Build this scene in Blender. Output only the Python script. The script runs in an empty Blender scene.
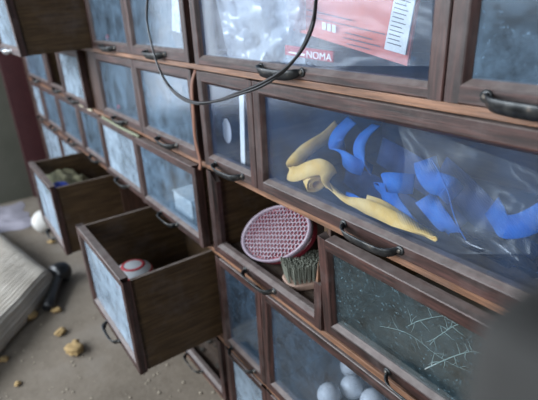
import bpy, bmesh, math, random
from mathutils import Vector, Matrix, noise
random.seed(7)
C = bpy.context.scene.collection
SC = bpy.context.scene

# ------------------------------------------------------------------ camera
RT = Vector((0.58584137, 0.80913791, -0.04447223)).normalized()   # image right in the world
DN = Vector((0.29380631, -0.2632245, -0.91889819)).normalized()   # image down
FW = Vector((-0.75522154, 0.52526236, -0.39198002)).normalized()  # view direction
EYE = Vector((0, -0.4, 0))
cam = bpy.data.cameras.new('camera')
co = bpy.data.objects.new('camera', cam); C.objects.link(co)
m = Matrix(((RT.x, -DN.x, -FW.x), (RT.y, -DN.y, -FW.y), (RT.z, -DN.z, -FW.z))).to_4x4()
m.translation = EYE
co.matrix_world = m
cam.lens = 460 / 538 * 36; cam.sensor_width = 36
cam.clip_start = 0.02
cam.dof.use_dof = True; cam.dof.focus_distance = 0.58; cam.dof.aperture_fstop = 5.2
SC.camera = co

# ------------------------------------------------------------------ light
w = bpy.data.worlds.new('world'); SC.world = w; w.use_nodes = True
nt = w.node_tree; nt.nodes.clear()
tc = nt.nodes.new('ShaderNodeTexCoord'); sp = nt.nodes.new('ShaderNodeSeparateXYZ')
nt.links.new(tc.outputs['Generated'], sp.inputs[0])
cr = nt.nodes.new('ShaderNodeValToRGB')
cr.color_ramp.elements[0].position = 0.35; cr.color_ramp.elements[0].color = (0.13, 0.115, 0.10, 1)
cr.color_ramp.elements[1].position = 0.75; cr.color_ramp.elements[1].color = (0.30, 0.36, 0.45, 1)
mp = nt.nodes.new('ShaderNodeMapRange'); mp.inputs[1].default_value = -1; mp.inputs[2].default_value = 1
nt.links.new(sp.outputs[2], mp.inputs[0]); nt.links.new(mp.outputs[0], cr.inputs[0])
bg = nt.nodes.new('ShaderNodeBackground'); bg.inputs[1].default_value = 0.42
wo = nt.nodes.new('ShaderNodeOutputWorld')
nt.links.new(cr.outputs[0], bg.inputs[0]); nt.links.new(bg.outputs[0], wo.inputs[0])

def area(name, loc, target, sx, sy, power, col):
    l = bpy.data.lights.new(name, 'AREA'); l.shape = 'RECTANGLE'; l.size = sx; l.size_y = sy
    l.energy = power; l.color = col
    o = bpy.data.objects.new(name, l); C.objects.link(o); o.location = loc
    o.rotation_euler = (Vector(target) - Vector(loc)).to_track_quat('-Z', 'Y').to_euler()
    return o
area('window_light', (-1.9, -2.6, 0.75), (-0.9, 0, -0.3), 2.4, 1.3, 158, (0.84, 0.92, 1.0))
area('left_sheen_light', (-3.5, -1.75, 0.25), (-1.0, -.1, -0.25), 1.9, 2.2, 46, (0.84, 0.90, 1.0))  # added low light on the left, gives the frames their sheen
area('front_right_light', (0.5, -2.4, 0.5), (-0.4, 0, -0.2), 1.0, 1.4, 34, (0.86, 0.93, 1.0))  # unseen light from the front right, aimed at the right-hand drawers

SC.view_settings.view_transform = 'Standard'; SC.view_settings.look = 'None'
SC.view_settings.gamma = 1; SC.view_settings.use_curve_mapping = False
SC.view_settings.exposure = 0.0

# ------------------------------------------------------------------ helpers
def at(u, v, y):
    """world point seen at photo position (u, v) on the plane at depth y"""
    d = RT * (u - 269) + DN * (v - 200) + FW * 460
    return EYE + d * ((y + 0.4) / d.y)
def atz(u, v, z):
    d = RT * (u - 269) + DN * (v - 200) + FW * 460
    return EYE + d * (z / d.z)

def ob(name, bm, mat, parent=None, smooth=False, kind=None, loc=None, bevel=0):
    me = bpy.data.meshes.new(name)
    bmesh.ops.recalc_face_normals(bm, faces=bm.faces)
    bm.to_mesh(me); bm.free()
    if mat: me.materials.append(mat)
    if smooth:
        for p in me.polygons: p.use_smooth = True
    o = bpy.data.objects.new(name, me); C.objects.link(o)
    if parent: o.parent = parent
    if kind: o['kind'] = kind
    if loc: o.location = loc
    if bevel:
        b = o.modifiers.new('bevel', 'BEVEL'); b.width = bevel; b.segments = 2; b.limit_method = 'ANGLE'
    return o
def empty(name, loc, label=None, cat=None, group=None, rz=0):
    o = bpy.data.objects.new(name, None); C.objects.link(o); o.location = loc
    o.rotation_euler = (0, 0, rz); o.empty_display_size = 0.05
    return tag(o, label, cat, group)
def tag(o, label=None, cat=None, group=None):
    if label: o['label'] = label
    if cat: o['category'] = cat
    if group: o['group'] = group
    return o
def bx(bm, x0, x1, y0, y1, z0, z1, M=None):
    vs = [bm.verts.new((x, y, z)) for x in (x0, x1) for y in (y0, y1) for z in (z0, z1)]
    if M:
        for v in vs: v.co = M @ v.co
    for f in ((0,1,3,2),(4,6,7,5),(0,4,5,1),(2,3,7,6),(0,2,6,4),(1,5,7,3)):
        bm.faces.new([vs[i] for i in f])
    return vs
def box(name, x0, x1, y0, y1, z0, z1, mat, parent=None, bevel=0, kind=None):
    bm = bmesh.new(); bx(bm, x0, x1, y0, y1, z0, z1)
    return ob(name, bm, mat, parent, bevel=bevel, kind=kind)
def catmull(P, n=8):
    P = [Vector(p) for p in P]; out = []
    Q = [P[0]*2 - P[1]] + P + [P[-1]*2 - P[-2]]
    for i in range(1, len(Q) - 2):
        for k in range(n):
            t = k / n
            a, b, c, d = Q[i-1], Q[i], Q[i+1], Q[i+2]
            out.append(0.5*((2*b) + (c-a)*t + (2*a-5*b+4*c-d)*t*t + (3*b-a-3*c+d)*t**3))
    out.append(P[-1]); return out
def tube(bm, pts, r, seg=8, cap=True):
    """swept round tube; r a number or a list"""
    n = len(pts); rings = []; ref = None
    for i, p in enumerate(pts):
        t = (pts[min(i+1, n-1)] - pts[max(i-1, 0)]).normalized()
        if ref is None:
            ref = Vector((0, 0, 1)) if abs(t.z) < .9 else Vector((1, 0, 0))
        a = (ref - t*ref.dot(t)).normalized(); b = t.cross(a); ref = a
        rr = r[i] if isinstance(r, (list, tuple)) else r
        rings.append([bm.verts.new(p + (a*math.cos(2*math.pi*k/seg) + b*math.sin(2*math.pi*k/seg))*rr) for k in range(seg)])
    for i in range(n-1):
        for k in range(seg):
            bm.faces.new((rings[i][k], rings[i][(k+1) % seg], rings[i+1][(k+1) % seg], rings[i+1][k]))
    if cap: bm.faces.new(rings[0]); bm.faces.new(rings[-1])
def ribbon(bm, pts, wid, width, t=0.0016):
    """flat strap: pts and matching width directions, with thickness"""
    n = len(pts); rings = []
    for i, p in enumerate(pts):
        tn = (pts[min(i+1, n-1)] - pts[max(i-1, 0)]).normalized()
        w_ = wid[i]; w_ = (w_ - tn*w_.dot(tn)).normalized(); nn = tn.cross(w_)
        ww = width[i] if isinstance(width, (list, tuple)) else width
        rings.append([bm.verts.new(p + w_*ww*a + nn*t*b) for a, b in ((-.5,-.5), (0,-.5), (.5,-.5), (.5,.5), (0,.5), (-.5,.5))])
    for i in range(n-1):
        for k in range(6):
            bm.faces.new((rings[i][k], rings[i][(k+1) % 6], rings[i+1][(k+1) % 6], rings[i+1][k]))
    bm.faces.new(rings[0]); bm.faces.new(rings[-1])
def strap(bm, P, W, width, t=0.0016, n=8):
    ribbon(bm, catmull(P, n), catmull(W, n), width, t)
def lathe(bm, prof, seg=24, M=None):
    rings = []
    for r, z in prof:
        rings.append([bm.verts.new((r*math.cos(2*math.pi*k/seg), r*math.sin(2*math.pi*k/seg), z)) for k in range(seg)])
    for i in range(len(prof)-1):
        for k in range(seg):
            bm.faces.new((rings[i][k], rings[i][(k+1) % seg], rings[i+1][(k+1) % seg], rings[i+1][k]))
    bm.faces.new(rings[0]); bm.faces.new(rings[-1])
    if M: bmesh.ops.transform(bm, matrix=M, verts=[v for r in rings for v in r])

# ------------------------------------------------------------------ materials
def mat(name, col, rough=.6, metal=0, spec=.5):
    M = bpy.data.materials.new(name); M.use_nodes = True
    b = M.node_tree.nodes['Principled BSDF']
    b.inputs['Base Color'].default_value = (*col, 1); b.inputs['Roughness'].default_value = rough
    b.inputs['Metallic'].default_value = metal; b.inputs['Specular IOR Level'].default_value = spec
    return M
def nd(M, t): return M.node_tree.nodes.new(t)
def lk(M, a, b): M.node_tree.links.new(a, b)
def coords(M, scale):
    tc = nd(M, 'ShaderNodeTexCoord'); oi = nd(M, 'ShaderNodeObjectInfo')
    ad = nd(M, 'ShaderNodeVectorMath'); ad.operation = 'ADD'
    ml = nd(M, 'ShaderNodeVectorMath'); ml.operation = 'SCALE'; ml.inputs[3].default_value = 7
    cb = nd(M, 'ShaderNodeCombineXYZ')
    for i in range(3): lk(M, oi.outputs['Random'], cb.inputs[i])
    lk(M, cb.outputs[0], ml.inputs[0])
    lk(M, tc.outputs['Object'], ad.inputs[0]); lk(M, ml.outputs[0], ad.inputs[1])
    mp = nd(M, 'ShaderNodeMapping'); mp.inputs['Scale'].default_value = scale
    lk(M, ad.outputs[0], mp.inputs[0]); return mp.outputs[0]
def nz(M, vec, scale, detail=4, rough=.6):
    n = nd(M, 'ShaderNodeTexNoise'); n.inputs['Scale'].default_value = scale
    n.inputs['Detail'].default_value = detail; n.inputs['Roughness'].default_value = rough
    lk(M, vec, n.inputs['Vector']); return n.outputs['Fac']
def ramp(M, fac, stops):
    r = nd(M, 'ShaderNodeValToRGB'); e = r.color_ramp.elements
    while len(e) < len(stops): e.new(.5)
    for i, (p, c) in enumerate(stops):
        e[i].position = p; e[i].color = (*c, 1) if len(c) == 3 else c
    lk(M, fac, r.inputs[0]); return r.outputs[0]
def mix(M, fac, a, b):
    x = nd(M, 'ShaderNodeMix'); x.data_type = 'RGBA'
    for s, v in ((x.inputs[0], fac), (x.inputs[6], a), (x.inputs[7], b)):
        if hasattr(v, 'links'): lk(M, v, s)
        else: s.default_value = v if isinstance(v, (int, float)) else (*v, 1)
    return x.outputs[2]
def bump(M, h, s, d=.001):
    b = nd(M, 'ShaderNodeBump'); b.inputs['Strength'].default_value = s; b.inputs['Distance'].default_value = d
    lk(M, h, b.inputs['Height']); lk(M, b.outputs[0], M.node_tree.nodes['Principled BSDF'].inputs['Normal'])
def wood(name, axis, dark, lite, dust=(.23, .195, .18), dustamt=.65, rough=.5, spec=.5):
    M = mat(name, dark, rough, spec=spec); p = M.node_tree.nodes['Principled BSDF']
    sc = [60, 60, 60]; sc[axis] = 4
    v = coords(M, tuple(sc))
    g = nz(M, v, 2.4, 7, .7)
    c = ramp(M, g, [(.36, dark), (.5, tuple(a*.6+b*.4 for a, b in zip(dark, lite))), (.64, lite)])
    v2 = coords(M, (1, 1, 1))
    # dust lying on the faces that look up
    ge = nd(M, 'ShaderNodeNewGeometry'); sx = nd(M, 'ShaderNodeSeparateXYZ'); lk(M, ge.outputs['Normal'], sx.inputs[0])
    up = nd(M, 'ShaderNodeMapRange'); up.inputs[1].default_value = .35; up.inputs[2].default_value = .75
    up.inputs[4].default_value = dustamt; lk(M, sx.outputs[2], up.inputs[0])
    n2 = nz(M, v2, 55, 5); n2r = ramp(M, n2, [(.35, (.55,)*3), (.6, (1,)*3)])
    mu = nd(M, 'ShaderNodeMath'); mu.operation = 'MULTIPLY'; lk(M, up.outputs[0], mu.inputs[0]); lk(M, n2r, mu.inputs[1])
    c = mix(M, mu.outputs[0], c, dust)
    # thin film of grime in patches
    n3 = nz(M, v2, 14, 6, .7); n3r = ramp(M, n3, [(.5, (0,)*3), (.75, (.45,)*3)])
    c = mix(M, n3r, c, (.13, .105, .10))
    lk(M, c, p.inputs['Base Color']); bump(M, g, .5, .001)
    return M
DK, LT = (.010, .005, .0042), (.084, .036, .029)
wood_x = wood('walnut_rail', 0, DK, LT)
wood_z = wood('walnut_stile', 2, DK, LT)
box_y = wood('drawer_side_wood', 1, (.042, .024, .011), (.100, .060, .028), dustamt=.5, rough=.6, spec=.3)
box_x = wood('drawer_back_wood', 0, (.042, .024, .011), (.095, .056, .026), dustamt=.4, rough=.6, spec=.3)
shelf_m = wood('bare_shelf_wood', 0, (.11, .052, .028), (.31, .155, .088), dust=(.26, .18, .14), dustamt=.35)
post_m = wood('divider_wood', 2, (.030, .016, .011), (.085, .040, .026), dustamt=.3)

def glass(name, lo, hi, dust=(.36, .43, .50), scale=22, spk=.5, tint=(.94, .97, 1, 1)):
    M = bpy.data.materials.new(name); M.use_nodes = True; M.node_tree.nodes.clear()
    out = nd(M, 'ShaderNodeOutputMaterial')
    v = coords(M, (1, 1, 1))
    a = nz(M, v, scale, 7, .7); ar = ramp(M, a, [(.3, (lo,)*3), (.72, (hi,)*3)])
    b = nz(M, v, 240, 3, .7); br = ramp(M, b, [(.575, (0,)*3), (.74, (spk,)*3)])
    s2 = coords(M, (1, 1, .25)); cc = nz(M, s2, 6, 3); crr = ramp(M, cc, [(.3, (.6,)*3), (.7, (1.2,)*3)])
    mm = nd(M, 'ShaderNodeMath'); mm.operation = 'MULTIPLY'; lk(M, ar, mm.inputs[0]); lk(M, crr, mm.inputs[1])
    ma = nd(M, 'ShaderNodeMath'); ma.operation = 'MAXIMUM'; lk(M, mm.outputs[0], ma.inputs[0])
    mb = nd(M, 'ShaderNodeMath'); mb.operation = 'MULTIPLY'; lk(M, br, mb.inputs[0]); lk(M, crr, mb.inputs[1]); lk(M, mb.outputs[0], ma.inputs[1])
    tr = nd(M, 'ShaderNodeBsdfTransparent'); tr.inputs[0].default_value = tint
    gl = nd(M, 'ShaderNodeBsdfGlossy'); gl.inputs['Roughness'].default_value = .16; gl.inputs['Color'].default_value = (.9, .95, 1, 1)
    di = nd(M, 'ShaderNodeBsdfDiffuse'); di.inputs['Color'].default_value = (*dust, 1)  # dust film; the panes' blue daylight haze is put into its colour
    fr = nd(M, 'ShaderNodeFresnel'); fr.inputs['IOR'].default_value = 1.5
    gg = nd(M, 'ShaderNodeNewGeometry'); ir = nd(M, 'ShaderNodeMapRange')
    ir.inputs[3].default_value = 1.5; ir.inputs[4].default_value = 1/1.5
    lk(M, gg.outputs['Backfacing'], ir.inputs[0]); lk(M, ir.outputs[0], fr.inputs['IOR'])
    fs = nd(M, 'ShaderNodeMath'); fs.operation = 'SUBTRACT'; fs.inputs[0].default_value = 1; lk(M, gg.outputs['Backfacing'], fs.inputs[1])
    md = nd(M, 'ShaderNodeMath'); md.operation = 'MULTIPLY'; lk(M, fs.outputs[0], md.inputs[0]); lk(M, ma.outputs[0], md.inputs[1])
    m1 = nd(M, 'ShaderNodeMixShader'); lk(M, fr.outputs[0], m1.inputs[0]); lk(M, tr.outputs[0], m1.inputs[1]); lk(M, gl.outputs[0], m1.inputs[2])
    m2 = nd(M, 'ShaderNodeMixShader'); lk(M, md.outputs[0], m2.inputs[0]); lk(M, m1.outputs[0], m2.inputs[1]); lk(M, di.outputs[0], m2.inputs[2])
    lk(M, m2.outputs[0], out.inputs[0]); return M
glass_dusty = glass('dusty_glass', .04, .62, dust=(.19, .29, .40), spk=.8)
glass_clean = glass('wiped_glass', .02, .20, dust=(.08, .19, .42), scale=12, spk=.4)
glass_dark = glass('speckled_glass', .02, .20, dust=(.14, .23, .27), scale=30, spk=.9, tint=(.92, .97, .97, 1))
glass_night = glass('dark_blue_glass', .03, .26, dust=(.13, .22, .33), scale=26, spk=.9)
glass_milky = glass('milky_glass', .25, .90, dust=(.34, .43, .52), spk=.8)

iron = mat('dark_iron', (.045, .048, .05), .45, .6)
_v = coords(iron, (1, 1, 1)); lk(iron, ramp(iron, nz(iron, _v, 90, 5), [(.35, (.018, .020, .022)), (.6, (.075, .078, .078)), (.8, (.26, .21, .17))]), iron.node_tree.nodes['Principled BSDF'].inputs['Base Color'])
screw_m = mat('screw_metal', (.16, .14, .12), .45, .8)
silver = mat('bright_nickel', (.55, .57, .6), .3, .9)
brass = mat('worn_brass', (.32, .25, .16), .5, .8)

# ------------------------------------------------------------------ the setting
FZ = -1.0
fm = mat('dusty_concrete', (.2, .18, .16), .85)
_v = coords(fm, (1, 1, 1))
_a = ramp(fm, nz(fm, _v, 2.2, 6, .6), [(.35, (.110, .087, .062)), (.52, (.19, .155, .118)), (.7, (.28, .245, .21))])
_b = ramp(fm, nz(fm, _v, 60, 5, .7), [(.4, (0,)*3), (.75, (.5,)*3)])
lk(fm, mix(fm, _b, _a, (.25, .21, .165)), fm.node_tree.nodes['Principled BSDF'].inputs['Base Color'])
bump(fm, nz(fm, _v, 45, 6, .7), .5, .004)
box('floor', -3.0, 2.2, -3.6, .42, FZ-.04, FZ, fm, kind='structure')
wm = mat('grey_plaster', (.16, .16, .14), .9)
_v = coords(wm, (1, 1, 1)); lk(wm, ramp(wm, nz(wm, _v, 3, 5), [(.3, (.062, .062, .046)), (.7, (.098, .096, .074))]), wm.node_tree.nodes['Principled BSDF'].inputs['Base Color'])
box('wall_left', -3.0, -2.92, -.75, .42, FZ, 1.5, wm, kind='structure')
box('wall_back', -2.92, 2.2, .37, .42, FZ, 1.5, wm, kind='structure')
maroon = mat('maroon_paint', (.11, .022, .024), .55)
_v = coords(maroon, (1, 1, 1)); lk(maroon, ramp(maroon, nz(maroon, _v, 35, 6, .7), [(.3, (.045, .010, .012)), (.66, (.065, .016, .018)), (.74, (.13, .07, .07))]), maroon.node_tree.nodes['Principled BSDF'].inputs['Base Color'])
box('trim_1', -2.92, -2.895, -.085, .36, FZ+.001, .9, maroon, kind='structure', bevel=.003)

# ------------------------------------------------------------------ the cabinet carcass
RZ = {1: (-.096, .090), 2: (-.289, -.1075), 3: (-.487, -.301), 4: (-.738, -.499), 5: (-.950, -.750)}
X0, X1 = -2.69, .62
cols = {
 1: [-2.66, -2.24, -1.805, -1.43, -1.12, (-.815, -.793), -.270, (-.085, -.063), .28, .60],
 2: [-2.66, -2.165, -1.87, (-1.565, -1.44), -1.12, (-.815, -.793), -.608, (-.085, -.063), .28, .60],
 3: [-2.66, -2.42, -2.10, -1.78, -1.49, -1.165, (-.815, -.793), (-.446, -.438), (-.085, -.063), .28, .60],
 4: [-2.66, -2.24, -1.86, -1.49, -1.165, (-.815, -.793), -.621, (-.085, -.063), .28, .60],
 5: [-2.66, -2.24, -1.86, -1.49, -1.165, (-.815, -.793), -.621, (-.085, -.063), .28, .60]}
cab = empty('drawer_cabinet', (-1.0, .17, FZ), 'long dark wooden cabinet of many small glass-fronted drawers along the wall', 'cabinet')
def cpart(name, x0, x1, y0, y1, z0, z1, mt, bev=.001):
    return box(name, x0+1.0, x1+1.0, y0-.17, y1-.17, z0-FZ, z1-FZ, mt, cab, bevel=bev)
for z0, z1, k in ((.0905, .101, 't'), (-.1065, -.0965, 's'), (-.300, -.2895, 's'), (-.498, -.4875, 's'), (-.749, -.7385, 's'), (-.962, -.9505, 's')):
    cpart('top_board' if k == 't' else 'shelf', X0, X1, .004, .345, z0, z1, shelf_m)
for sx in (X0, X1-.018): cpart('end_panel', sx-.019 if sx == X0 else sx+.018, sx-.001 if sx == X0 else sx+.036, .002, .346, -.962, .101, post_m)
cpart('back_panel', X0, X1, .3455, .355, -.962, .101, box_x)
cpart('plinth', X0, X1, .05, .34, FZ, -.9625, post_m)
slots = {}
for r, cc in cols.items():
    z0, z1 = RZ[r]; slots[r] = []
    prev = None
    for c in cc:
        a, b = c if isinstance(c, tuple) else (c, c)
        if prev is not None: slots[r].append((prev + .0008, a - .0008))
        if isinstance(c, tuple): cpart('divider', a+.001, b-.001, .012, .345, z0-.0003, z1+.0003, post_m)
        elif X0+.1 < a < X1-.1: cpart('divider', a-.003, a+.003, .022, .345, z0-.0003, z1+.0003, post_m)
        prev = b

# ------------------------------------------------------------------ drawers
TH, FL, BD, RC = .018, .0165, .0065, .008     # front thickness, flat width, bead width, recess of the glass
def member(bm, horiz, lo, L0, L1, P0, fl=None, fl0=None):
    """one member of the front. horiz: runs along x from L0 to L1 with its outer edge at P0; lo: the outer edge is
    the low side. fl: its own flat width, fl0: flat width of the rail at its lower end (stiles)"""
    s = 1 if lo else -1
    fl = fl or FL; fl0 = fl0 or FL
    prof = [(0, TH), (0, .0012), (.0012, 0), (fl, 0), (fl+.0015, .0008), (fl+BD, RC), (fl+BD, TH)]
    A, B = [], []
    for q, y in prof:
        e = max(0, q - fl)
        if horiz:   # the rail butts on the stile's flat and mitres in the bead
            A.append(bm.verts.new((L0 + FL + e, y, P0 + s*q))); B.append(bm.verts.new((L1 - FL - e, y, P0 + s*q)))
        else:
            A.append(bm.verts.new((P0 + s*q, y, L0 + (fl0 + e if q > fl else 0)))); B.append(bm.verts.new((P0 + s*q, y, L1 - (FL + e if q > fl else 0))))
    n = len(prof)
    for k in range(n):
        bm.faces.new((A[k], A[(k+1) % n], B[(k+1) % n], B[k]))
    bm.faces.new(A); bm.faces.new(B)
PULL = {}
def pull_meshes(mname='iron'):
    # strap handle arched out from the face, wider in the middle, with rosette ends
    bm = bmesh.new()
    P = [(-.050, -.002, 0), (-.0455, -.0035, 0), (-.041, -.010, -.002), (-.030, -.0155, -.004), (0, -.0165, -.005),
         (.030, -.0155, -.004), (.041, -.010, -.002), (.0455, -.0035, 0), (.050, -.002, 0)]
    W = [(0, -.1, 1)]*2 + [(0, -.55, 1)]*5 + [(0, -.1, 1)]*2
    pts = catmull(P, 4); n = len(pts)
    wd = [.0060 + .0100*max(0, math.sin(math.pi*(i/(n-1)*1.3-.15)))**.6 for i in range(n)]
    ribbon(bm, pts, catmull(W, 4), wd, .0022)
    for s in (-1, 1):
        lathe(bm, [(.0062, 0), (.0062, .0012), (.005, .0022), (.0032, .0026)], 16,
              Matrix.Translation((s*.0475, 0, 0)) @ Matrix.Rotation(math.pi/2, 4, 'X'))
    bmesh.ops.recalc_face_normals(bm, faces=bm.faces)
    me = bpy.data.meshes.new('pull'); bm.to_mesh(me); bm.free()
    for p in me.polygons: p.use_smooth = True
    bm = bmesh.new()
    lathe(bm, [(.003, 0), (.003, .0012), (.0016, .0022)], 12, Matrix.Rotation(math.pi/2, 4, 'X'))
    bx(bm, -.0026, .0026, -.0024, -.0019, -.0004, .0004)
    bmesh.ops.recalc_face_normals(bm, faces=bm.faces)
    sm = bpy.data.meshes.new('screw'); bm.to_mesh(sm); bm.free(); sm.materials.append(screw_m)
    return me, sm
pull_me, screw_me = pull_meshes()
pull_me.materials.append(iron)
pull_lt = pull_me.copy(); pull_lt.materials.clear(); pull_lt.materials.append(silver)
pull_br = pull_me.copy(); pull_br.materials.clear(); pull_br.materials.append(brass)
def add_pull(t, x, z, me=None):
    p = bpy.data.objects.new('pull', me or pull_me); C.objects.link(p); p.parent = t; p.location = (x, 0, z)
    if me is pull_lt: p['label'] = 'bright metal pull'
    for s in (-1, 1):
        q = bpy.data.objects.new('screw', screw_me); C.objects.link(q); q.parent = p; q.location = (s*.0475, -.0024, 0)
    return p
DEPTH = .30
def drawer(row, x0, x1, label, y=0, gm=None, glass_on=True, broken=False, pull=None, group=None, z_off=0, box_h=None, tilt=0, flb=None, short=0, px=0):
    z0, z1 = RZ[row]; H = z1 - z0 - .001 - short; w = x1 - x0; hw = w/2
    t = empty('drawer', ((x0+x1)/2, y, z0 + .0005 + z_off), label, 'drawer', group)
    for lo in (True, False):
        if broken and not lo:
            break
        bm = bmesh.new(); member(bm, True, lo, -hw, hw, 0 if lo else H, fl=flb if lo else FL); ob('bottom_rail' if lo else 'top_rail', bm, wood_x, t)
    for lo in (True, False):
        if broken and not lo:
            # only a splintered stump of the right stile is left
            bm = bmesh.new()
            v = bx(bm, hw-FL, hw, 0, TH, .0, H*.46)
            ob('stile_stump', bm, wood_z, t)
            bm = bmesh.new()
            for (xa, xb, za, zb, yy) in ((hw-.007, hw-.001, H*.46, H*.86, .010), (hw-.016, hw-.011, H*.46, H*.68, .006), (hw-.003, hw-.0005, H*.46, H*.96, .014)):
                a = [bm.verts.new(p) for p in ((xa, yy-.003, za), (xb, yy-.003, za), (xb, yy+.003, za), (xa, yy+.003, za))]
                tip = bm.verts.new(((xa+xb)/2+.001, yy, zb)); bm.faces.new(a)
                for k in range(4): bm.faces.new((a[k], a[(k+1) % 4], tip))
            s = ob('splinter', bm, shelf_m, t); s['label'] = 'pale split wood splinters'
            continue
        bm = bmesh.new(); member(bm, False, lo, 0, H, -hw if lo else hw, fl0=flb); ob('stile', bm, wood_z, t)
    if glass_on and not broken:
        g = .002
        box('glass_pane', -hw+FL+BD-g, hw-FL-BD+g, RC+.0005, RC+.003, (flb or FL)+BD-g, H-FL-BD+g, gm or glass_dusty, t)
    hs = box_h or H - .004
    t.rotation_euler.x = tilt
    for s in (-1, 1):
        xx = s*(hw-.0045); box('side_panel', min(xx, xx-s*.009), max(xx, xx-s*.009), TH+.0003, DEPTH, .001, hs, box_y, t, bevel=.0006)
    box('back_panel', -hw+.014, hw-.014, DEPTH-.010, DEPTH-.0005, .001, hs-.004, box_x, t, bevel=.0006)
    box('bottom_panel', -hw+.014, hw-.014, TH+.0003, DEPTH-.0105, .001, .007, box_x, t)
    if not (glass_on is None): pass
    add_pull(t, px, .0105, pull)
    return t
ROWN = {1: 'top', 2: 'second', 3: 'third', 4: 'fourth', 5: 'bottom'}
# (row, slot index) -> (label, options)
D = {
 (1,0): ('closed glass-fronted drawer at the far left end of the top row', dict(gm=glass_dusty)),
 (1,1): ('closed drawer left of the pulled-out top-row drawer', dict(gm=glass_dusty)),
 (1,2): ('wooden drawer pulled far out of the top row, at upper left of the photo', dict(y=-.19, gm=glass_milky, pull=pull_lt)),
 (1,3): ('closed top-row drawer right beside the pulled-out top drawer, a red spot behind its glass', dict(gm=glass_dusty)),
 (1,4): ('closed top-row drawer with a bright white strip behind its glass, behind the cable', dict(gm=glass_dusty)),
 (1,5): ('wide top-row drawer full of clear plastic and a red packet', dict(gm=glass_clean, flb=.0095)),
 (1,6): ('top-row drawer at the upper right corner with empty blue-grey glass', dict(gm=glass_dusty)),
 (2,0): ('far left drawer of the second row, small in the distance by the maroon panel', dict(gm=glass_dusty)),
 (2,1): ('narrow far drawer of the second row with a missing pane and black opening', dict(glass_on=False)),
 (2,2): ('slightly open second-row drawer with pale blue glass below the pulled-out top drawer', dict(y=-.012, gm=glass_milky)),
 (2,3): ('second-row drawer with blue glass and a tiny red spot low in the pane', dict(gm=glass_dusty)),
 (2,4): ('second-row drawer with scratched blue glass behind the lowest bend of the cable', dict(gm=glass_dusty)),
 (2,5): ('narrow upright drawer with a white oval tag behind its glass', dict(gm=glass_clean)),
 (2,6): ('wide clear-fronted drawer holding yellow and blue straps', dict(gm=glass_clean, px=-.007)),
 (3,0): ('far left drawer of the third row beside the maroon panel', dict(gm=glass_milky)),
 (3,1): ('far drawer of the third row, second from the maroon panel', dict(gm=glass_dusty)),
 (3,2): ('far drawer of the third row, third from the maroon panel', dict(gm=glass_dusty)),
 (3,3): ('third-row drawer above the pulled-out drawer that holds a khaki cloth', dict(gm=glass_dusty)),
 (3,4): ('third-row drawer with plain pale glass left of the one holding a white carton', dict(y=-.010, gm=glass_milky)),
 (3,5): ('slightly open third-row drawer with a white carton behind its glass', dict(y=-.014, gm=glass_dusty)),
 (3,6): ('broken drawer without glass or top rail, a red mesh oval and a brush inside', dict(broken=True)),
 (3,7): ('slightly open drawer with dark glass and pale thorny twigs behind it', dict(y=-.002, gm=glass_dark, z_off=.010, box_h=.140, tilt=.085, short=.0125)),
 (4,0): ('far left drawer of the fourth row, small beyond the pulled-out drawers', dict(gm=glass_milky)),
 (4,1): ('fourth-row drawer just left of the pulled-out drawer with khaki cloth', dict(gm=glass_milky)),
 (4,2): ('pulled-out drawer with khaki cloth and a blue scrap inside', dict(y=-.19, gm=glass_milky)),
 (4,4): ('large drawer pulled out nearest the camera with a red-striped white cup inside', dict(y=-.199, gm=glass_milky)),
 (4,5): ('narrow dark-glass drawer below the broken drawer', dict(gm=glass_night)),
 (4,6): ('wide speckled-glass drawer with white balls behind its pane', dict(gm=glass_night)),
 (5,4): ('bottom-row drawer without glass, debris on its floor, under the nearest pulled-out drawer', dict(glass_on=False)),
 (5,5): ('narrow bottom-row drawer with pale glass under the narrow dark-glass one', dict(gm=glass_milky)),
 (5,6): ('wide bottom-row drawer below the one with white balls', dict(gm=glass_dusty)),
 (5,0): ('bottom-row drawer at the far left end of the cabinet', dict(gm=glass_dusty)),
 (5,1): ('bottom-row drawer second from the far left end', dict(gm=glass_dusty)),
 (5,2): ('bottom-row drawer under the pulled-out drawer with khaki cloth', dict(gm=glass_dusty)),
 (5,3): ('bottom-row drawer under the empty fourth-row slot', dict(gm=glass_dusty)),
}
DR = {}
for (r, i), (lab, kw) in D.items():
    a, b = slots[r][i]
    DR[(r, i)] = drawer(r, a, b, lab, group='small glass-fronted drawers', **kw)

tl_ = DR[(1, 2)]; tl_.rotation_euler.x = .034; tl_.location.z -= .0066     # sags on its runners
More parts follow.
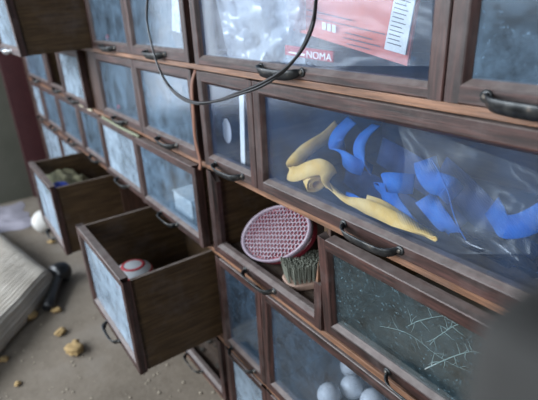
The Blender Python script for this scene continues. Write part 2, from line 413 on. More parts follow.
# ------------------------------------------------------------------ contents: top row
def quad_slab(bm, pts, t=.0015):
    """thin sheet through 4 corner points given clockwise"""
    a = [Vector(p) for p in pts]; n = (a[1]-a[0]).cross(a[2]-a[0]).normalized()*t
    if n.y < 0: n = -n
    f = [bm.verts.new(p) for p in a]; b = [bm.verts.new(p+n) for p in a]
    bm.faces.new(f); bm.faces.new(b[::-1])
    for k in range(4): bm.faces.new((f[k], f[(k+1) % 4], b[(k+1) % 4], b[k]))
plastic = bpy.data.materials.new('clear_plastic_film'); plastic.use_nodes = True
def film(M, dens, col):
    M.node_tree.nodes.clear(); out = nd(M, 'ShaderNodeOutputMaterial')
    tr = nd(M, 'ShaderNodeBsdfTransparent'); tl = nd(M, 'ShaderNodeBsdfTranslucent'); df = nd(M, 'ShaderNodeBsdfDiffuse'); g = nd(M, 'ShaderNodeBsdfGlossy')
    tl.inputs[0].default_value = (*col, 1); df.inputs[0].default_value = (*col, 1); g.inputs['Roughness'].default_value = .35
    a = nd(M, 'ShaderNodeMixShader'); lk(M, tl.outputs[0], a.inputs[1]); lk(M, df.outputs[0], a.inputs[2])
    b = nd(M, 'ShaderNodeMixShader'); b.inputs[0].default_value = .25; lk(M, a.outputs[0], b.inputs[1]); lk(M, g.outputs[0], b.inputs[2])
    c = nd(M, 'ShaderNodeMixShader'); c.inputs[0].default_value = dens; lk(M, tr.outputs[0], c.inputs[1]); lk(M, b.outputs[0], c.inputs[2])
    lk(M, c.outputs[0], out.inputs[0])
film(plastic, .10, (.85, .9, .95))
bagm = bpy.data.materials.new('frosted_plastic'); bagm.use_nodes = True; film(bagm, .78, (.74, .82, .90))
def crumple(name, u0, u1, v0, v1, y0, amp, m_, nx=26, nyy=16, seed=0, shape=None, t=None, zmin=None, ymin=.018, xmin=-9, xmax=9):
    bm = bmesh.new(); G = []
    for j in range(nyy):
        row = []
        for i in range(nx):
            s, q = i/(nx-1), j/(nyy-1)
            u, v = u0 + (u1-u0)*s, v0 + (v1-v0)*q
            if shape: u, v = shape(u, v, s, q)
            p = at(u, v, y0)
            d = noise.noise(Vector((s*4+seed, q*4, seed)))*amp + abs(noise.noise(Vector((s*9+seed, q*7, seed+3))))*amp*.8
            p = at(u, v, max(ymin, y0 + d))
            if zmin is not None and p.z < zmin: p.z = zmin
            p.x = min(xmax, max(xmin, p.x))
            row.append(bm.verts.new(p))
        G.append(row)
    for j in range(nyy-1):
        for i in range(nx-1):
            bm.faces.new((G[j][i], G[j][i+1], G[j+1][i+1], G[j+1][i]))
    o = ob(name, bm, m_, smooth=True)
    return o
b1 = crumple('plastic_bag', 212, 305, -18, 64, .032, .040, bagm, seed=2, zmin=-.085, xmin=-.775,
     shape=lambda u, v, s, q: (u + 10*(1-q)*math.sin(s*3) + (18*q*(1-s)), v))
tag(b1, 'crumpled frosted plastic bag filling the left of the wide top-row drawer', 'bag')
redm = mat('red_orange_card', (.60, .10, .05), .45)
whitem = mat('white_paper', (.72, .74, .74), .5)
darkink = mat('dark_ink', (.06, .06, .08), .5)
redink = mat('dark_red_card', (.33, .012, .02), .45)
pk = empty('packet', at(350, 60, .04), 'flat red-orange packet with a white text label in clear plastic, top-row drawer', 'packet')
def local(o, parent):
    o.parent = parent
    for v in o.data.vertices: v.co = v.co - parent.location
bm = bmesh.new(); quad_slab(bm, [at(302, -22, .050), at(293, 30, .040), at(407, 66, .040), at(420, -12, .050)], .004); local(ob('card', bm, redm), pk)
bm = bmesh.new(); quad_slab(bm, [at(397, -16, .0455), at(384, 49, .0375), at(405, 55, .0375), at(417, -10, .0455)], .0015); local(ob('text_label', bm, whitem), pk)
# rows of small unreadable print on the label and the card
bm = bmesh.new()
for k in range(13):
    f = .06 + k*.068
    a = at(397, -16, .0452).lerp(at(384, 49, .0372), f); b = at(417, -10, .0452).lerp(at(405, 55, .0372), f)
    s0, s1 = .08, .08 + random.uniform(.55, .84)
    p0, p1 = a.lerp(b, s0), a.lerp(b, s1); dz = Vector((0, 0, .0011))
    quad_slab(bm, [p0, p0-dz, p1-dz, p1], .0002)
o = ob('print_line', bm, darkink); local(o, pk); o['kind'] = 'stuff'
bm = bmesh.new()
for (u0, v0, u1, v1, wv) in ((302, 8, 352, 20, .0012), (300, 14, 385, 34, .0010), (345, 32, 372, 39, .0012), (343, 37, 380, 46, .0012), (346, 43, 370, 49, .0012)):
    yy = lambda v: .0375 + .010*(30-v)/50*.9
    p0, p1 = at(u0, v0, yy(v0)), at(u1, v1, yy(v1)); dz = Vector((0, 0, wv))
    quad_slab(bm, [p0, p0-dz, p1-dz, p1], .0002)
o = ob('print_stripe', bm, darkink); local(o, pk); o['kind'] = 'stuff'
bm = bmesh.new()
for k in range(3):
    u = 322 + k*5; v = 22 + k*1.3; p = at(u, v, .0385); q = at(u+3.6, v+.9, .0385); dz = Vector((0, 0, .009))
    quad_slab(bm, [p, p-dz, q-dz, q], .0003)
local(ob('white_lettering', bm, whitem), pk)
sleeve = bpy.data.materials.new('hazy_sleeve'); sleeve.use_nodes = True; film(sleeve, .16, (.85, .9, .95))
o = crumple('clear_sleeve', 286, 432, -20, 66, .023, .007, sleeve, nx=30, nyy=16, seed=5, zmin=-.086, ymin=.0205, xmax=-.287); local(o, pk)
# NOMA label
npk = empty('light_packet', at(310, 55, .03), 'small red packet marked NOMA lying low in the wide top-row drawer', 'packet')
bm = bmesh.new(); quad_slab(bm, [at(285, 45, .0165), at(285, 54.5, .0165), at(332.5, 62.5, .0165), at(333, 51.5, .0165)], .003); local(ob('card', bm, redink), npk)
def text_mesh(name, s, org, xdir, updir, size, m_, parent):
    cu = bpy.data.curves.new(name, 'FONT'); cu.body = s; cu.size = 1; cu.extrude = .02; cu.align_x = 'LEFT'
    to = bpy.data.objects.new('tmp', cu); C.objects.link(to)
    dg = bpy.context.evaluated_depsgraph_get(); me = bpy.data.meshes.new_from_object(to.evaluated_get(dg))
    C.objects.unlink(to); bpy.data.objects.remove(to)
    x = xdir.normalized(); z = (updir - x*updir.dot(x)).normalized(); n = x.cross(z)
    wd = max(v.co.x for v in me.vertices); hh = max(v.co.y for v in me.vertices)
    sx = xdir.length/wd; sy = size/hh
    for v in me.vertices: v.co = org + x*v.co.x*sx + z*v.co.y*sy + n*v.co.z*.01
    me.materials.clear(); me.materials.append(m_)
    o = bpy.data.objects.new(name, me); C.objects.link(o); local(o, parent); return o
o0 = at(306, 57.3, .0160)
text_mesh('lettering', 'NOMA', o0, at(331.5, 61.3, .0160)-o0, Vector((0, 0, 1)), .0088, whitem, npk)
bm = bmesh.new(); quad_slab(bm, [at(290, 51.5, .0161), at(288, 52.6, .0161), at(304, 56.2, .0161), at(305, 54, .0161)], .0004); local(ob('white_swoosh', bm, whitem), npk)
bm = bmesh.new()
quad_slab(bm, [at(172, -8, .05), at(172, 30, .04), at(180, 33, .04), at(179, -6, .05)], .002)
tag(ob('paper_strip', bm, whitem), 'bright white paper strip standing behind the glass next to the cable', 'paper')
for (u, v, y, lab, r) in ((108, 37, .03, 'small red ball behind the glass beside the pulled-out top drawer', .0075), (119, 107, .03, 'small red ball low behind second-row blue glass', .0065)):
    p = at(u, v, y); bm = bmesh.new(); bmesh.ops.create_icosphere(bm, subdivisions=2, radius=r)
    bmesh.ops.scale(bm, vec=(1, .8, 1.05), verts=bm.verts)
    tag(ob('red_spot', bm, mat('red_spot_paint', (.75, .05, .07), .4), smooth=True, loc=p), lab.replace('ball', 'ball-shaped spot'), 'ball')  # small red spot drawn as a squashed ball

# ------------------------------------------------------------------ contents: second row
bm = bmesh.new(); lathe(bm, [(.001, -.0008), (.0155, -.0008), (.016, 0), (.0155, .0008), (.001, .0008)], 24, Matrix.Rotation(math.pi/2, 4, 'X') @ Matrix.Scale(1.55, 4, (0, 1, 0)))
tag(ob('oval_tag', bm, mat('pale_tag', (.62, .62, .68), .5), loc=at(227, 131, .04)), 'pale oval tag standing behind the narrow second-row glass', 'tag')
bm = bmesh.new(); quad_slab(bm, [at(239, 94, .030), at(241, 164, .026), at(245, 166, .026), at(243.5, 95, .030)], .0015)
tag(ob('paper_strip', bm, whitem), 'upright white paper strip at the right of the narrow second-row pane', 'paper')

def web(name, c0, c1, freq=900):
    M = mat(name, c0, .65, spec=.3); v = coords(M, (1, 1, 1))
    wv = nd(M, 'ShaderNodeTexWave'); wv.inputs['Scale'].default_value = freq/6; wv.bands_direction = 'DIAGONAL'; lk(M, v, wv.inputs[0])
    g = nz(M, v, 40, 4)
    c = mix(M, ramp(M, g, [(.35, (0,)*3), (.7, (1,)*3)]), c0, c1)
    lk(M, c, M.node_tree.nodes['Principled BSDF'].inputs['Base Color']); bump(M, wv.outputs['Fac'], .5, .0006)
    return M
yel = web('yellow_webbing', (.72, .44, .10), (.80, .57, .23))
blu = web('blue_webbing', (.008, .085, .36), (.02, .15, .50))
nav = web('navy_webbing', (.012, .028, .10), (.03, .06, .18))
Z = Vector((0, 0, 1))
FL2 = -.2815
def clampz(o, zmin):
    for v in o.data.vertices:
        if v.co.z < zmin: v.co.z = zmin + random.random()*.0004
        if v.co.y < .0165: v.co.y = .0165
    return o
bm = bmesh.new()
# strap coming down from behind, wound into a loose roll whose open end looks at us
c0 = at(317, 184.5, .031); c1 = at(300, 160, .056); AX = (c1-c0).normalized()
UX = (RT - AX*RT.dot(AX)).normalized(); VX = AX.cross(UX)
if VX.z < 0: VX = -VX
roll, rw = [], []
mid = c0 + AX*.016
for k in range(0, 66):
    a = math.radians(-40 + k*15); r_ = .0165 - .0095*k/66
    roll.append(mid + UX*r_*1.1*math.cos(a) + VX*r_*.85*math.sin(a)); rw.append(AX + UX*.25*math.sin(a*.5))
P = [at(338, 126, .11), at(325, 138, .085), at(312, 146, .062), at(300, 156, .045), at(289.5, 171, .0285), at(296, 174, .0215), at(309, 169, .0205), at(320, 167, .0215), at(328, 173, .028), at(329, 186, .033)]
W = [Z, Vector((.1, 0, 1)), Vector((.2, .2, 1)), Vector((.25, .3, 1)), Vector((.1, .35, 1)), Vector((0, .3, 1)), Vector((0, .25, 1)), Vector((.1, .3, 1)), Vector((.4, .6, .6)), AX+Z*.2]
head = catmull(P, 6); headw = catmull(W, 6)
ribbon(bm, roll, rw, .034, .0016)
pts, ws = head, headw
ribbon(bm, pts, ws, [.024 if i < 50 else .030 for i in range(len(pts))], .0016)
o = ob('yellow_strap', bm, yel, smooth=True); clampz(o, FL2)
tag(o, 'pale yellow webbing strap wound into a coil at the left of the strap drawer', 'strap')
bm = bmesh.new()
P = [at(322, 180, .045), at(334, 190, .04), at(345, 199, .034), at(357, 203, .031), at(370, 208, .027), at(386, 215, .024), at(403, 223.5, .022), at(421, 232.5, .020), at(431, 238, .019), at(435, 239, .0195), at(432, 236, .021), at(416, 228, .024), at(398, 218, .028), at(380, 207, .033), at(366, 202, .038)]
W = [Vector((0, .6, .8)), Vector((-.5, .7, .2)), Vector((-.4, .6, .5)), Vector((0, .3, 1)), Vector((0, .3, 1)), Vector((-.2, .4, .8)), Vector((-.5, .6, .4)), Vector((-.6, .6, .1)), Vector((-.6, .6, 0)), Vector((-.6, .6, 0)), Vector((-.6, .6, .0)), Vector((-.6, .6, .1)), Vector((-.4, .6, .3)), Vector((-.2, .5, .6)), Vector((0, .3, 1))]
pts = catmull(P, 6); n = len(pts)
wd = [(.009 + .011*min(1, max(0, (i/n-.14)*8)))*(1 - .45*math.exp(-((i/n-.62)/.16)**2)) for i in range(n)]
ribbon(bm, pts, catmull(W, 6), wd, .0016)
o = ob('yellow_strap', bm, yel, smooth=True); clampz(o, FL2)
tag(o, 'narrow yellow strap folded back to a point on the floor of the strap drawer', 'strap')
def bstrap(P, W, wd, m_, lab, t=.0018):
    bm = bmesh.new(); strap(bm, [at(*p) for p in P], [Vector(w_) for w_ in W], wd, t)
    o = ob('blue_strap' if m_ is blu else 'navy_strap', bm, m_, smooth=True); clampz(o, FL2)
    return tag(o, lab, 'strap')
bstrap([(352, 120, .09), (341, 131, .075), (336, 142, .065), (342, 155, .055), (352, 164, .055), (364, 168, .065)],
       [(1, .2, .2), (1, .2, .1), (1, .2, -.1), (.7, 0, -.7), (.3, 0, -1), (0, 0, -1)], .024, blu, 'bright blue strap curving down just right of the yellow coil')
bstrap([(376, 125, .09), (364, 136, .07), (359, 148, .06), (362, 160, .06), (372, 170, .075)],
       [(1, .2, .3), (1, .2, .2), (1, .2, 0), (.8, 0, -.5), (.5, 0, -.8)], .018, blu, 'second blue strap loop, hanging right of the first above the yellow strands')
bstrap([(414, 184, .06), (398, 183, .045), (384, 183, .040), (388, 192, .042), (394, 205, .040), (404, 216, .040), (412, 224, .045)],
       [(0, .3, 1), (0, .3, 1), (.3, .2, .8), (1, 0, .2), (1, 0, .1), (1, 0, .2), (1, 0, .3)], [0]*0 or .026, blu, 'blue strap folded over at the middle of the drawer above the yellow point')
bstrap([(346, 196, .045), (354, 199, .036), (362, 204, .036), (368, 210, .045)],
       [(0, .2, 1)]*4, .013, blu, 'short blue strap end between the two yellow straps')
bstrap([(425, 160, .07), (428, 172, .052), (434, 182, .045), (446, 186, .045), (456, 196, .06)],
       [(1, .1, .2), (1, .1, .1), (.8, 0, .5), (.2, 0, 1), (.1, .1, 1)], .028, blu, 'blue strap bend under the plastic film, upper middle right of the drawer')
bstrap([(424, 198, .050), (432, 207, .040), (440, 218, .036), (450, 228, .036), (458, 236, .045)],
       [(1, 0, .2)]*5, .024, blu, 'blue strap lying low in front of the navy straps')
bstrap([(548, 212, .035), (532, 221, .028), (518, 226, .026), (504, 226, .030), (498, 216, .045), (492, 206, .07)],
       [(-.1, .2, 1), (-.1, .3, 1), (0, .3, 1), (0, .3, 1), (.3, .2, 1), (.5, .2, 1)], .024, blu, 'ribbed blue webbing at the right end of the strap drawer')
for (P, lab) in (([(380, 150, .13), (400, 162, .11), (425, 178, .10), (450, 200, .095), (470, 220, .10)], 'dark navy strap crossing behind the blue straps at upper middle'),
                 ([(345, 176, .12), (368, 186, .10), (392, 200, .085), (420, 215, .08), (445, 232, .085)], 'dark navy strap lying behind the yellow strand'),
                 ([(440, 170, .10), (460, 190, .085), (482, 212, .075), (505, 238, .07), (530, 262, .08)], 'dark navy strap beside the ribbed blue webbing')):
    bstrap(P, [(.1, .2, 1), (.2, .4, 1), (0, .2, 1), (.2, -.2, 1), (0, .2, 1)], .040, nav, lab)
bm = bmesh.new()
tube(bm, catmull([at(432, 160, .05), at(441, 176, .036), at(448, 192, .032), at(453, 212, .029), at(460, 230, .028), at(466, 240, .03)], 6), .0007, 6)
o = ob('thin_cord', bm, blu, smooth=True); clampz(o, FL2); tag(o, 'thin blue cord running down in front of the blue straps', 'cord')
blk = mat('glossy_black', (.008, .009, .012), .18)
for k, P in enumerate(([(448, 226, .06), (462, 238, .04), (476, 246, .034), (492, 252, .036), (510, 262, .05)],
          [(480, 234, .06), (494, 240, .042), (508, 250, .034), (522, 262, .034), (536, 272, .045)])):
    bm = bmesh.new(); tube(bm, catmull([at(*p) for p in P], 6), .0075, 10)
    o = ob('black_hose', bm, blk, smooth=True); clampz(o, FL2); tag(o, ('shiny black hose piece below the blue cord' , 'shiny black hose piece at the drawer corner under the ribbed blue webbing')[k], 'hose')
o = crumple('plastic_film', 395, 540, 128, 262, .024, .012, plastic, nx=34, nyy=18, seed=9, zmin=FL2, ymin=.0195, xmax=-.105,
   shape=lambda u, v, s, q: (u - 30*(1-q)*0 + 10*math.sin(q*5), v + (u-395)*.36*(1-q) - 8))
tag(o, 'clear plastic film lying over the blue straps on the right', 'film')

# ------------------------------------------------------------------ contents: third row
p = at(178, 193, .06); bm = bmesh.new(); bx(bm, -.05, .05, -.028, .028, 0, .052)
o = ob('carton', bm, mat('white_carton', (.62, .68, .70), .6), loc=(-.985, .052, -.4785), bevel=.001)
box('lid_flap', -.052, .052, -.030, .030, .0522, .0545, mat('white_card_lid', (.68, .73, .74), .6), o)
tag(o, 'small white carton inside a slightly open third-row drawer', 'carton')
# oval mesh dish
Cc = Vector((-.650, .058, -.4145)); A = Vector((.090, .016, .030)); B = Vector((-.006, .036, .048))
B = B - A.normalized()*B.dot(A.normalized())*.6
Nn = A.cross(B).normalized()
if Nn.y > 0: Nn = -Nn
lowz = min((Cc + A*math.cos(a*.1) + B*math.sin(a*.1) + Nn*h_).z for a in range(63) for h_ in (-.022, .0065) )
lowy = min((Cc + A*math.cos(a*.1) + B*math.sin(a*.1) + Nn*.0065).y for a in range(63))
Cc = Cc + Vector((0, max(0, .0195-lowy), 0)) + Vector((0, 0, max(0, -.4790-lowz)))
dish = empty('oval_dish', Cc, 'oval dark-red dish with pale honeycomb lattice face leaning in the broken drawer', 'dish')
bm = bmesh.new(); rings = []
S = 48
for f, h in ((1.0, .002), (.985, .006), (.94, .0065), (.90, .003), (.90, -.002), (.96, -.006), (.995, -.003)):
    rings.append([bm.verts.new(A*f*math.cos(2*math.pi*k/S) + B*f*math.sin(2*math.pi*k/S) + Nn*h) for k in range(S)])
for i in range(len(rings)):
    r0, r1 = rings[i], rings[(i+1) % len(rings)]
    for k in range(S): bm.faces.new((r0[k], r0[(k+1) % S], r1[(k+1) % S], r1[k]))
lil = mat('pale_lilac_plastic', (.27, .215, .26), .3)
ob('rim', bm, lil, dish, smooth=True)
bm = bmesh.new(); rings = []
for f, h in ((.90, 0), (.4, -.001), (.99, -.006), (.98, -.016), (.80, -.022), (.2, -.019)):
    rings.append([bm.verts.new(A*f*math.cos(2*math.pi*k/S) + B*f*math.sin(2*math.pi*k/S) + Nn*h) for k in range(S)])
bm.faces.new(rings[1]); 
for i, j in ((0, 1), (0, 2), (2, 3), (3, 4), (4, 5)):
    for k in range(S): bm.faces.new((rings[i][k], rings[i][(k+1) % S], rings[j][(k+1) % S], rings[j][k]))
bm.faces.new(rings[5])
ob('body', bm, mat('deep_red_plastic', (.20, .015, .03), .35), dish, smooth=False)
# honeycomb lattice
bm = bmesh.new(); An, Bn = A.normalized(), B.normalized(); la, lb = A.length*.90, B.length*.90
h = .0098; R_ = h/math.sqrt(3)*1.0
for i in range(-11, 12):
    for j in range(-9, 10):
        cx = (i + (j % 2)*.5)*h; cy = j*h*math.sqrt(3)/2
        if (cx/la)**2 + (cy/lb)**2 > .97: continue
        o_, i_ = [], []
        for k in range(6):
            a = math.pi/6 + k*math.pi/3
            o_.append((cx + R_*math.cos(a), cy + R_*math.sin(a))); i_.append((cx + R_*.83*math.cos(a), cy + R_*.83*math.sin(a)))
        V = lambda q, hh: bm.verts.new(An*q[0] + Bn*q[1] + Nn*hh)
        ot = [V(q, .0035) for q in o_]; it = [V(q, .0035) for q in i_]; ib = [V(q, .0008) for q in i_]
        for k in range(6):
            l = (k+1) % 6
            bm.faces.new((ot[k], ot[l], it[l], it[k])); bm.faces.new((it[k], it[l], ib[l], ib[k]))
ob('lattice', bm, lil, dish)
# scrub brush
br = empty('scrub_brush', (-.560, .068, -.4785), 'small wooden scrub brush with grey-green bristle tufts up, beside the red oval dish', 'brush', rz=math.radians(-22))
bm = bmesh.new(); n = 28; prof = []
L_, Wd = .046, .029
def sup(k, f=1): 
    a = 2*math.pi*k/n; c, s = math.cos(a), math.sin(a)
    return (Wd*f*math.copysign(abs(c)**.6, c), L_*f*math.copysign(abs(s)**.6, s))
rr = []
for f, z in ((.93, 0), (1, .003), (1, .011), (.96, .014)):
    rr.append([bm.verts.new((*sup(k, f), z)) for k in range(n)])
for i in range(3):
    for k in range(n): bm.faces.new((rr[i][k], rr[i][(k+1) % n], rr[i+1][(k+1) % n], rr[i+1][k]))
bm.faces.new(rr[0]); bm.faces.new(rr[-1])
ob('wooden_back', bm, mat('pinkish_bare_wood', (.46, .31, .24), .6), br, smooth=False)
bm = bmesh.new(); rnd = random.Random(3)
for i in range(6):
    for j in range(10):
        x, y = (i-2.5)*.0090, (j-4.5)*.0086
        if (abs(x)/Wd)**3 + (abs(y)/L_)**3 > .93: continue
        for q in range(7):
            a = q/7*6.283; d = 0 if q == 0 else .0022
            bx_, by_ = x + d*.5*math.cos(a), y + d*.5*math.sin(a)
            tx, ty = x*1.10 + d*1.4*math.cos(a) + rnd.uniform(-.0012, .0012), y*1.08 + d*1.4*math.sin(a) + rnd.uniform(-.0012, .0012)
            tube(bm, [Vector((bx_, by_, .0135)), Vector((tx, ty, .049 + rnd.uniform(-.002, .002)))], [.0011, .0013], 5)
ob('bristles', bm, mat('grey_green_bristle', (.20, .21, .17), .8), br, kind='stuff')
# thorny twigs behind the dark glass
twm = mat('bleached_twig', (.27, .30, .29), .7)
rnd = random.Random(5)
def twig(pts, r, lab, thorns):
    bm = bmesh.new(); P = catmull([at(*p) for p in pts], 6)
    P = [Vector((q.x, max(q.y, .0), max(q.z, -.478))) for q in P]
    tube(bm, P, [r*(1-.5*i/len(P)) for i in range(len(P))], 6)
    for k in range(thorns):
        i = rnd.randrange(2, len(P)-1); q = P[i]; a = rnd.uniform(0, 6.28); l = rnd.uniform(.008, .022)
        e = q + Vector((math.cos(a)*l, rnd.uniform(-.1, .3)*l, math.sin(a)*l))
        e.y = max(e.y, .0); e.z = max(e.z, -.478)
        mid = (q+e)/2 + Vector((rnd.uniform(-1, 1), 0, rnd.uniform(-1, 1)))*.002
        tube(bm, catmull([q, mid, e], 3), [r*.75, r*.7, r*.65, r*.5, r*.4, r*.3, r*.15][:7], 5)
    return tag(ob('thorny_twig', bm, twm, smooth=True), lab, 'twig')
twig([(380, 326, .006), (402, 331, .008), (418, 340, .012), (434, 353, .010), (450, 363, .010), (470, 372, .012)], .0004, 'long thin dry stem curving across behind the dark glass', 9)
twig([(425, 369, .002), (438, 363, .004), (452, 357, .006), (464, 353, .008), (474, 351, .010)], .0009, 'pale thorny twig low behind the dark glass', 11)
twig([(430, 345, .02), (436, 338, .016), (446, 331, .014), (456, 325, .014), (468, 322, .016)], .0007, 'pale thorny twig higher up behind the dark glass', 10)
twig([(408, 326, .02), (418, 321, .016), (430, 318, .014), (444, 316, .014), (452, 320, .016)], .0006, 'small thorny twig just under the top rail of the dark-glass drawer', 10)

# ------------------------------------------------------------------ contents: fourth row
ballm = mat('white_ball', (.60, .60, .62), .45)
bump(ballm, nz(ballm, coords(ballm, (1, 1, 1)), 160, 2), .4, .0008)
for (x, y, lab) in ((-.497, .066, 'leftmost white ball behind the speckled glass'), (-.484, .116, 'white ball behind and right of the leftmost one'),
               (-.435, .120, 'third white ball at the bottom edge of the photo'), (-.525, .155, 'white ball farthest back behind the other three')):
    bm = bmesh.new(); bmesh.ops.create_uvsphere(bm, u_segments=32, v_segments=20, radius=.0235)
    tag(ob('white_ball', bm, ballm, smooth=True, loc=(x, y, -.7305+.0241)), lab, 'ball', 'white balls in the fourth-row drawer')
# cup with red stripes
cup = empty('striped_cup', (-1.052, -.105, -.7300), 'white cup with red stripes standing in the nearest pulled-out drawer', 'cup')
cpos = cup.location
bm = bmesh.new(); prof = [(.047, 0), (.049, .004), (.050, .096), (.048, .108), (.042, .118), (.030, .126), (.014, .130), (.001, .1305)]
lathe(bm, prof, 32); ob('body', bm, mat('white_plastic', (.70, .70, .69), .45), cup, smooth=True)
bm = bmesh.new()
for band in (((.0500, .082), (.0507, .0822), (.0507, .0875), (.0500, .0877)), ((.0474, .108), (.0484, .1084), (.0452, .1142), (.0440, .1135)), ((.030, .1255), (.031, .1265), (.024, .1288), (.023, .1278))):
    lathe(bm, band, 32)
o = ob('red_stripe', bm, mat('red_print', (.62, .06, .07), .5), cup, smooth=True)
# khaki cloth and blue scrap
bm = bmesh.new(); G = []
for j in range(14):
    row = []
    for i in range(18):
        s, q = i/17, j/13
        x = -1.832 + .235*s; y = -.166 + .19*q
        z = -.545 - .10*max(0, s-.55)**1.2*2 - .10*max(0, q-.55)*2 + .030*noise.noise(Vector((s*5, q*5, 1))) + .012*noise.noise(Vector((s*14, q*14, 4)))
        if i in (0, 17) or j in (0, 13): z = -.72
        row.append(bm.verts.new((x, y, max(z, -.7300 + .0005))))
    G.append(row)
for j in range(13):
    for i in range(17): bm.faces.new((G[j][i], G[j][i+1], G[j+1][i+1], G[j+1][i]))
o = ob('khaki_cloth', bm, web('khaki_cotton', (.20, .19, .11), (.32, .30, .19)), smooth=True)
so = o.modifiers.new('thick', 'SOLIDIFY'); so.thickness = .003; so.offset = 1
tag(o, 'khaki cloth heaped in the second pulled-out drawer', 'cloth')
p = at(61, 186.5, -.12)
bm = bmesh.new(); bmesh.ops.create_icosphere(bm, subdivisions=3, radius=.03)
for v in bm.verts:
    v.co = Vector((v.co.x*1.3, v.co.y*.9, v.co.z*.6))*(1 + .25*noise.noise(v.co*40))
tag(ob('blue_scrap', bm, mat('vivid_blue_cloth', (.03, .07, .45), .6), smooth=True, loc=(-1.60, -.142, -.540)), 'small vivid blue scrap on the khaki cloth', 'cloth')

# ------------------------------------------------------------------ debris on the ledges and in the bottom drawer
chunkm = mat('crumbly_foam', (.40, .27, .12), .9)
bump(chunkm, nz(chunkm, coords(chunkm, (1, 1, 1)), 120, 4), .8, .003)
def chunk(r, seed, sq=.5):
    bm = bmesh.new(); bmesh.ops.create_icosphere(bm, subdivisions=3, radius=r)
    for v in bm.verts:
        d = v.co.normalized(); k = 1 + .65*noise.noise(d*1.7 + Vector((seed,)*3)) + .18*noise.noise(d*5 + Vector((seed,)*3))
        v.co = Vector((d.x*r*k*1.15, d.y*r*k*.9, d.z*r*k*sq))
    lo = min(v.co.z for v in bm.verts)
    for v in bm.verts: v.co.z -= lo
    return bm
for k, (u, v, y, r, lab) in enumerate(((84, 111, .001, .014, 'pale crumbly clump on the ledge above the far third-row drawers'), (92, 115, .001, .012, 'pale crumb right beside the larger clump on the ledge'))):
    p = at(u, v, y); tag(ob('debris_clump', chunk(r, k+20), mat('pale_debris', (.62, .56, .42), .9), smooth=True, loc=(p.x, .002, -.3005+.0)), lab, 'debris')
bm = bmesh.new()
tube(bm, catmull([Vector(q) for q in ((-1.45, -.002, -.2985), (-1.36, -.006, -.2975), (-1.28, -.008, -.2985), (-1.2, -.007, -.2985), (-1.13, -.008, -.2975))], 8), .0042, 8)
tag(ob('rope_strand', bm, mat('grey_green_fibre', (.20, .21, .14), .9), smooth=True), 'grey-green rope strand lying along the ledge under the second row', 'rope')
dbr = mat('dark_dirt', (.07, .06, .05), .9)
rnd = random.Random(11); bm = bmesh.new()
for k in range(34):
    c = Vector((rnd.uniform(-1.1, -.84), rnd.uniform(.03, .2), -.9425)); s = rnd.uniform(.003, .010)
    bx(bm, c.x-s, c.x+s, c.y-s*.6, c.y+s*.6, c.z, c.z+s*.5, None)
o = ob('dirt_crumbs', bm, dbr, kind='stuff'); tag(o, 'dark dirt crumbs scattered on the floor of the unglazed bottom drawer', 'dirt')

# brown leather thong hanging in the gap between the drawer columns
bm = bmesh.new()
P = [(-.804, .006, -.108), (-.806, -.004, -.135), (-.803, -.009, -.19), (-.809, -.008, -.24), (-.802, -.006, -.285), (-.804, -.008, -.303)]
strap(bm, P, [Vector((1, .4, 0))]*6, .007, .0015)
tag(ob('leather_thong', bm, mat('brown_leather', (.20, .085, .05), .6), smooth=True), 'thin brown leather thong hanging in the gap between drawer columns', 'thong')

# ------------------------------------------------------------------ cable
cab_m = mat('black_rubber', (.012, .013, .015), .32)
Y = -.06
pix = [(150, -14), (147.5, 0), (147, 20), (151, 42), (157, 63), (166, 82), (179, 96), (196, 103), (216, 101), (240, 93), (262, 84.5), (283, 71), (298, 55), (308, 37), (314, 19), (316, 0), (317, -12)]
for s in (-1, 1):
    P = [at(u, v, Y + s*.0019*math.cos(i*.8)) + Vector((0, 0, s*.0019*math.sin(i*.8))) for i, (u, v) in enumerate(pix)]
    a0, a1 = P[0], P[-1]
    P = [Vector((a0.x-.01, .12, .1045)), Vector((a0.x-.008, .02, .1055)), Vector((a0.x-.004, -.04, .085))] + P + [Vector((a1.x, -.04, .088)), Vector((a1.x+.006, .02, .1055)), Vector((a1.x+.012, .12, .1045))]
    bm = bmesh.new(); tube(bm, catmull(P, 8), .0019, 8)
    if s == -1:
        root = ob('black_cable', bm, cab_m, smooth=True)
        tag(root, 'black two-core cable hanging in a loop in front of the top drawers', 'cable')
    else: ob('second_core', bm, cab_m, root, smooth=True)

# ------------------------------------------------------------------ things on the floor
# ribbed rug
o0 = Vector((-1.79, -.205, FZ)); e1 = Vector((.62, -.50, 0)).normalized(); e2 = Vector((-.97, -.22, 0)).normalized()
bm = bmesh.new(); Lr, Wr, Hr = .9, .75, .095; nu = 30
prof = []
for k in range(61):   # up the near side, round the edge, over the top
    if k < 16: q = k/16; x = -.012*math.sin(q*math.pi); z = .004 + (Hr-.03)*q; nx_, nz_ = -1, 0
    elif k < 26: a = (k-16)/10*math.pi/2; x = .026*(1-math.cos(a)); z = Hr-.026 + .026*math.sin(a); nx_, nz_ = -math.cos(a), math.sin(a)
    else: q = (k-26)/34; x = .026 + q*(Wr-.026); z = Hr + .012*math.sin(q*3); nx_, nz_ = 0, 1
    prof.append((x, z, nx_, nz_))
dense = []
for i in range(len(prof)-1):
    for t in range(6):
        f = t/6; a, b = prof[i], prof[i+1]; dense.append([a[j]*(1-f)+b[j]*f for j in range(4)])
s_acc = 0; pr_ = None; rows = []
for d in dense:
    if pr_: s_acc += math.hypot(d[0]-pr_[0], d[1]-pr_[1])
    pr_ = d; r_ = .0035*(abs(math.sin(s_acc*math.pi/.019))**.6 - .5)*1.6
    rows.append((d[0] + d[2]*r_, d[1] + d[3]*r_))
G = []
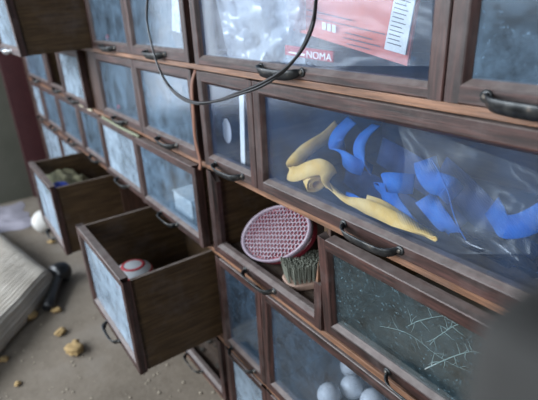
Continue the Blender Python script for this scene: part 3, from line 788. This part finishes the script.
for i in range(nu):
    f = i/(nu-1)
    endr = 1 - .5*max(0, 1-i/2.0)**2
    wob = .008*noise.noise(Vector((f*6, 0, 0)))
    row = []
    for (x, z) in rows:
        row.append(bm.verts.new(o0 + e1*(Lr*f) + e2*(x + wob) + Vector((0, 0, max(.001, z*endr + .012*noise.noise(Vector((f*4, x*3, 2)))*(z/Hr))))))
    G.append(row)
for i in range(nu-1):
    for j in range(len(rows)-1): bm.faces.new((G[i][j], G[i][j+1], G[i+1][j+1], G[i+1][j]))
for Gx in (G[0], G[-1]):
    base = [bm.verts.new(Vector((v.co.x, v.co.y, FZ+.001))) for v in Gx]
    for j in range(len(rows)-1): bm.faces.new((Gx[j], Gx[j+1], base[j+1], base[j]))
rugm = mat('dusty_ribbed_cotton', (.5, .45, .38), .9)
lk(rugm, ramp(rugm, nz(rugm, coords(rugm, (1, 1, 1)), 9, 5), [(.3, (.40, .35, .29)), (.7, (.58, .53, .46))]), rugm.node_tree.nodes['Principled BSDF'].inputs['Base Color'])
tag(ob('ribbed_rug', bm, rugm, smooth=True), 'thick folded beige ribbed rug on the floor at the left edge', 'rug')
# crumpled pale sheet added for the dusty floor patches beyond the rug
bm = bmesh.new(); G = []
for j in range(26):
    row = []
    for i in range(36):
        s, q = i/35, j/25; e = min(1, 5*min(s, 1-s, q, 1-q))
        x = -2.88 + .40*s + .05*noise.noise(Vector((q*4, 0, 0))); y = -.62 + .46*q + .05*noise.noise(Vector((s*4, 3, 0)))
        row.append(bm.verts.new((x, y, FZ + .002 + e*(.012 + .022*abs(noise.noise(Vector((s*7, q*5, 2)))) + .010*abs(noise.noise(Vector((s*16, q*16, 5))))))))
    G.append(row)
for j in range(25):
    for i in range(35): bm.faces.new((G[j][i], G[j][i+1], G[j+1][i+1], G[j+1][i]))
o = tag(ob('floor_patch_sheet', bm, mat('pale_floor_patch', (.34, .32, .37), .85), smooth=True), 'low rumpled pale lavender-grey sheet added for the dusty floor patches by the far wall', 'cloth')
bm = bmesh.new(); bmesh.ops.create_uvsphere(bm, u_segments=24, v_segments=16, radius=.056)
for v in bm.verts: v.co *= 1 + .1*noise.noise(v.co*30)
tag(ob('white_bundle', bm, mat('white_cloth', (.66, .64, .60), .8), smooth=True, loc=(-2.36, -.13, FZ+.054)), 'rounded white bundle on the floor beneath the pulled-out khaki-cloth drawer', 'bundle')
# black club-like tool
tool = empty('black_tool', (-1.70, -.16, FZ), 'black tool with a round head and thick tapering handle lying on the floor', 'tool')
a = atz(60, 273, FZ+.04); b = atz(48, 308, FZ+.022); tl = tool.location
bm = bmesh.new(); d_ = (b-a)
P = [a + d_*f for f in (0, .25, .5, .75, .97, 1)]
P = [Vector(q) - tl for q in P]
tube(bm, P, [.022, .019, .018, .019, .021, .018], 14)
ob('handle', bm, cab_m, tool, smooth=True)
bm = bmesh.new(); lathe(bm, [(.012, -.036), (.030, -.034), (.040, -.02), (.042, 0), (.040, .02), (.030, .034), (.012, .036)], 24,
   Matrix.Translation(Vector((a.x, a.y, FZ+.043)) - tl) @ Matrix.Rotation(math.radians(72), 4, 'X') @ Matrix.Rotation(.5, 4, 'Y'))
ob('head', bm, cab_m, tool, smooth=True)
G_ = 'yellow-brown crumbly foam chunks on the floor'
ch = [(29, 320, .030, 'larger foam chunk by the ribbed rug, below the black handle'), (37, 302, .016, 'foam crumb between the rug and the black handle'),
      (46, 287, .018, 'foam crumb touching the rug near the black head'), (57, 312, .017, 'small foam chunk right of the black handle end'),
      (61, 334, .018, 'small upright foam chunk between two larger ones'), (75, 352, .030, 'largest foam chunk alone on open floor'),
      (4, 361, .014, 'foam crumb at the left edge of the photo'), (18, 385, .010, 'tiny foam crumb near the lower left corner'), (52, 243, .016, 'foam crumb on the floor behind the black head')]
for k, (u, v, r, lab) in enumerate(ch):
    p = atz(u, v, FZ); o = ob('foam_chunk', chunk(r*.92, k*3.1), chunkm, smooth=True, loc=(p.x, p.y, FZ)); o.rotation_euler.z = k*1.3
    tag(o, lab, 'foam', G_)
rnd = random.Random(4); bm = bmesh.new()
for k in range(130):
    c = atz(rnd.uniform(-5, 230), rnd.uniform(290, 405), FZ); s = rnd.uniform(.0012, .004)
    if c.y > .03: continue
    bx(bm, c.x-s, c.x+s, c.y-s*.7, c.y+s*.7, FZ, FZ+s*.8)
tag(ob('floor_grit', bm, mat('pale_grit', (.36, .31, .24), .9), kind='stuff'), 'fine pale grit scattered over the floor', 'grit')

# ------------------------------------------------------------------ dark board close to the camera, lower right
bm = bmesh.new(); bx(bm, -.0345, .30, -.336, -.312, FZ, -.050)
o = ob('upright_board', bm, mat('dark_grey_board', (.030, .029, .027), .9), bevel=.006)
tag(o, 'dark grey upright board, very close and out of focus, at the lower right corner', 'board')
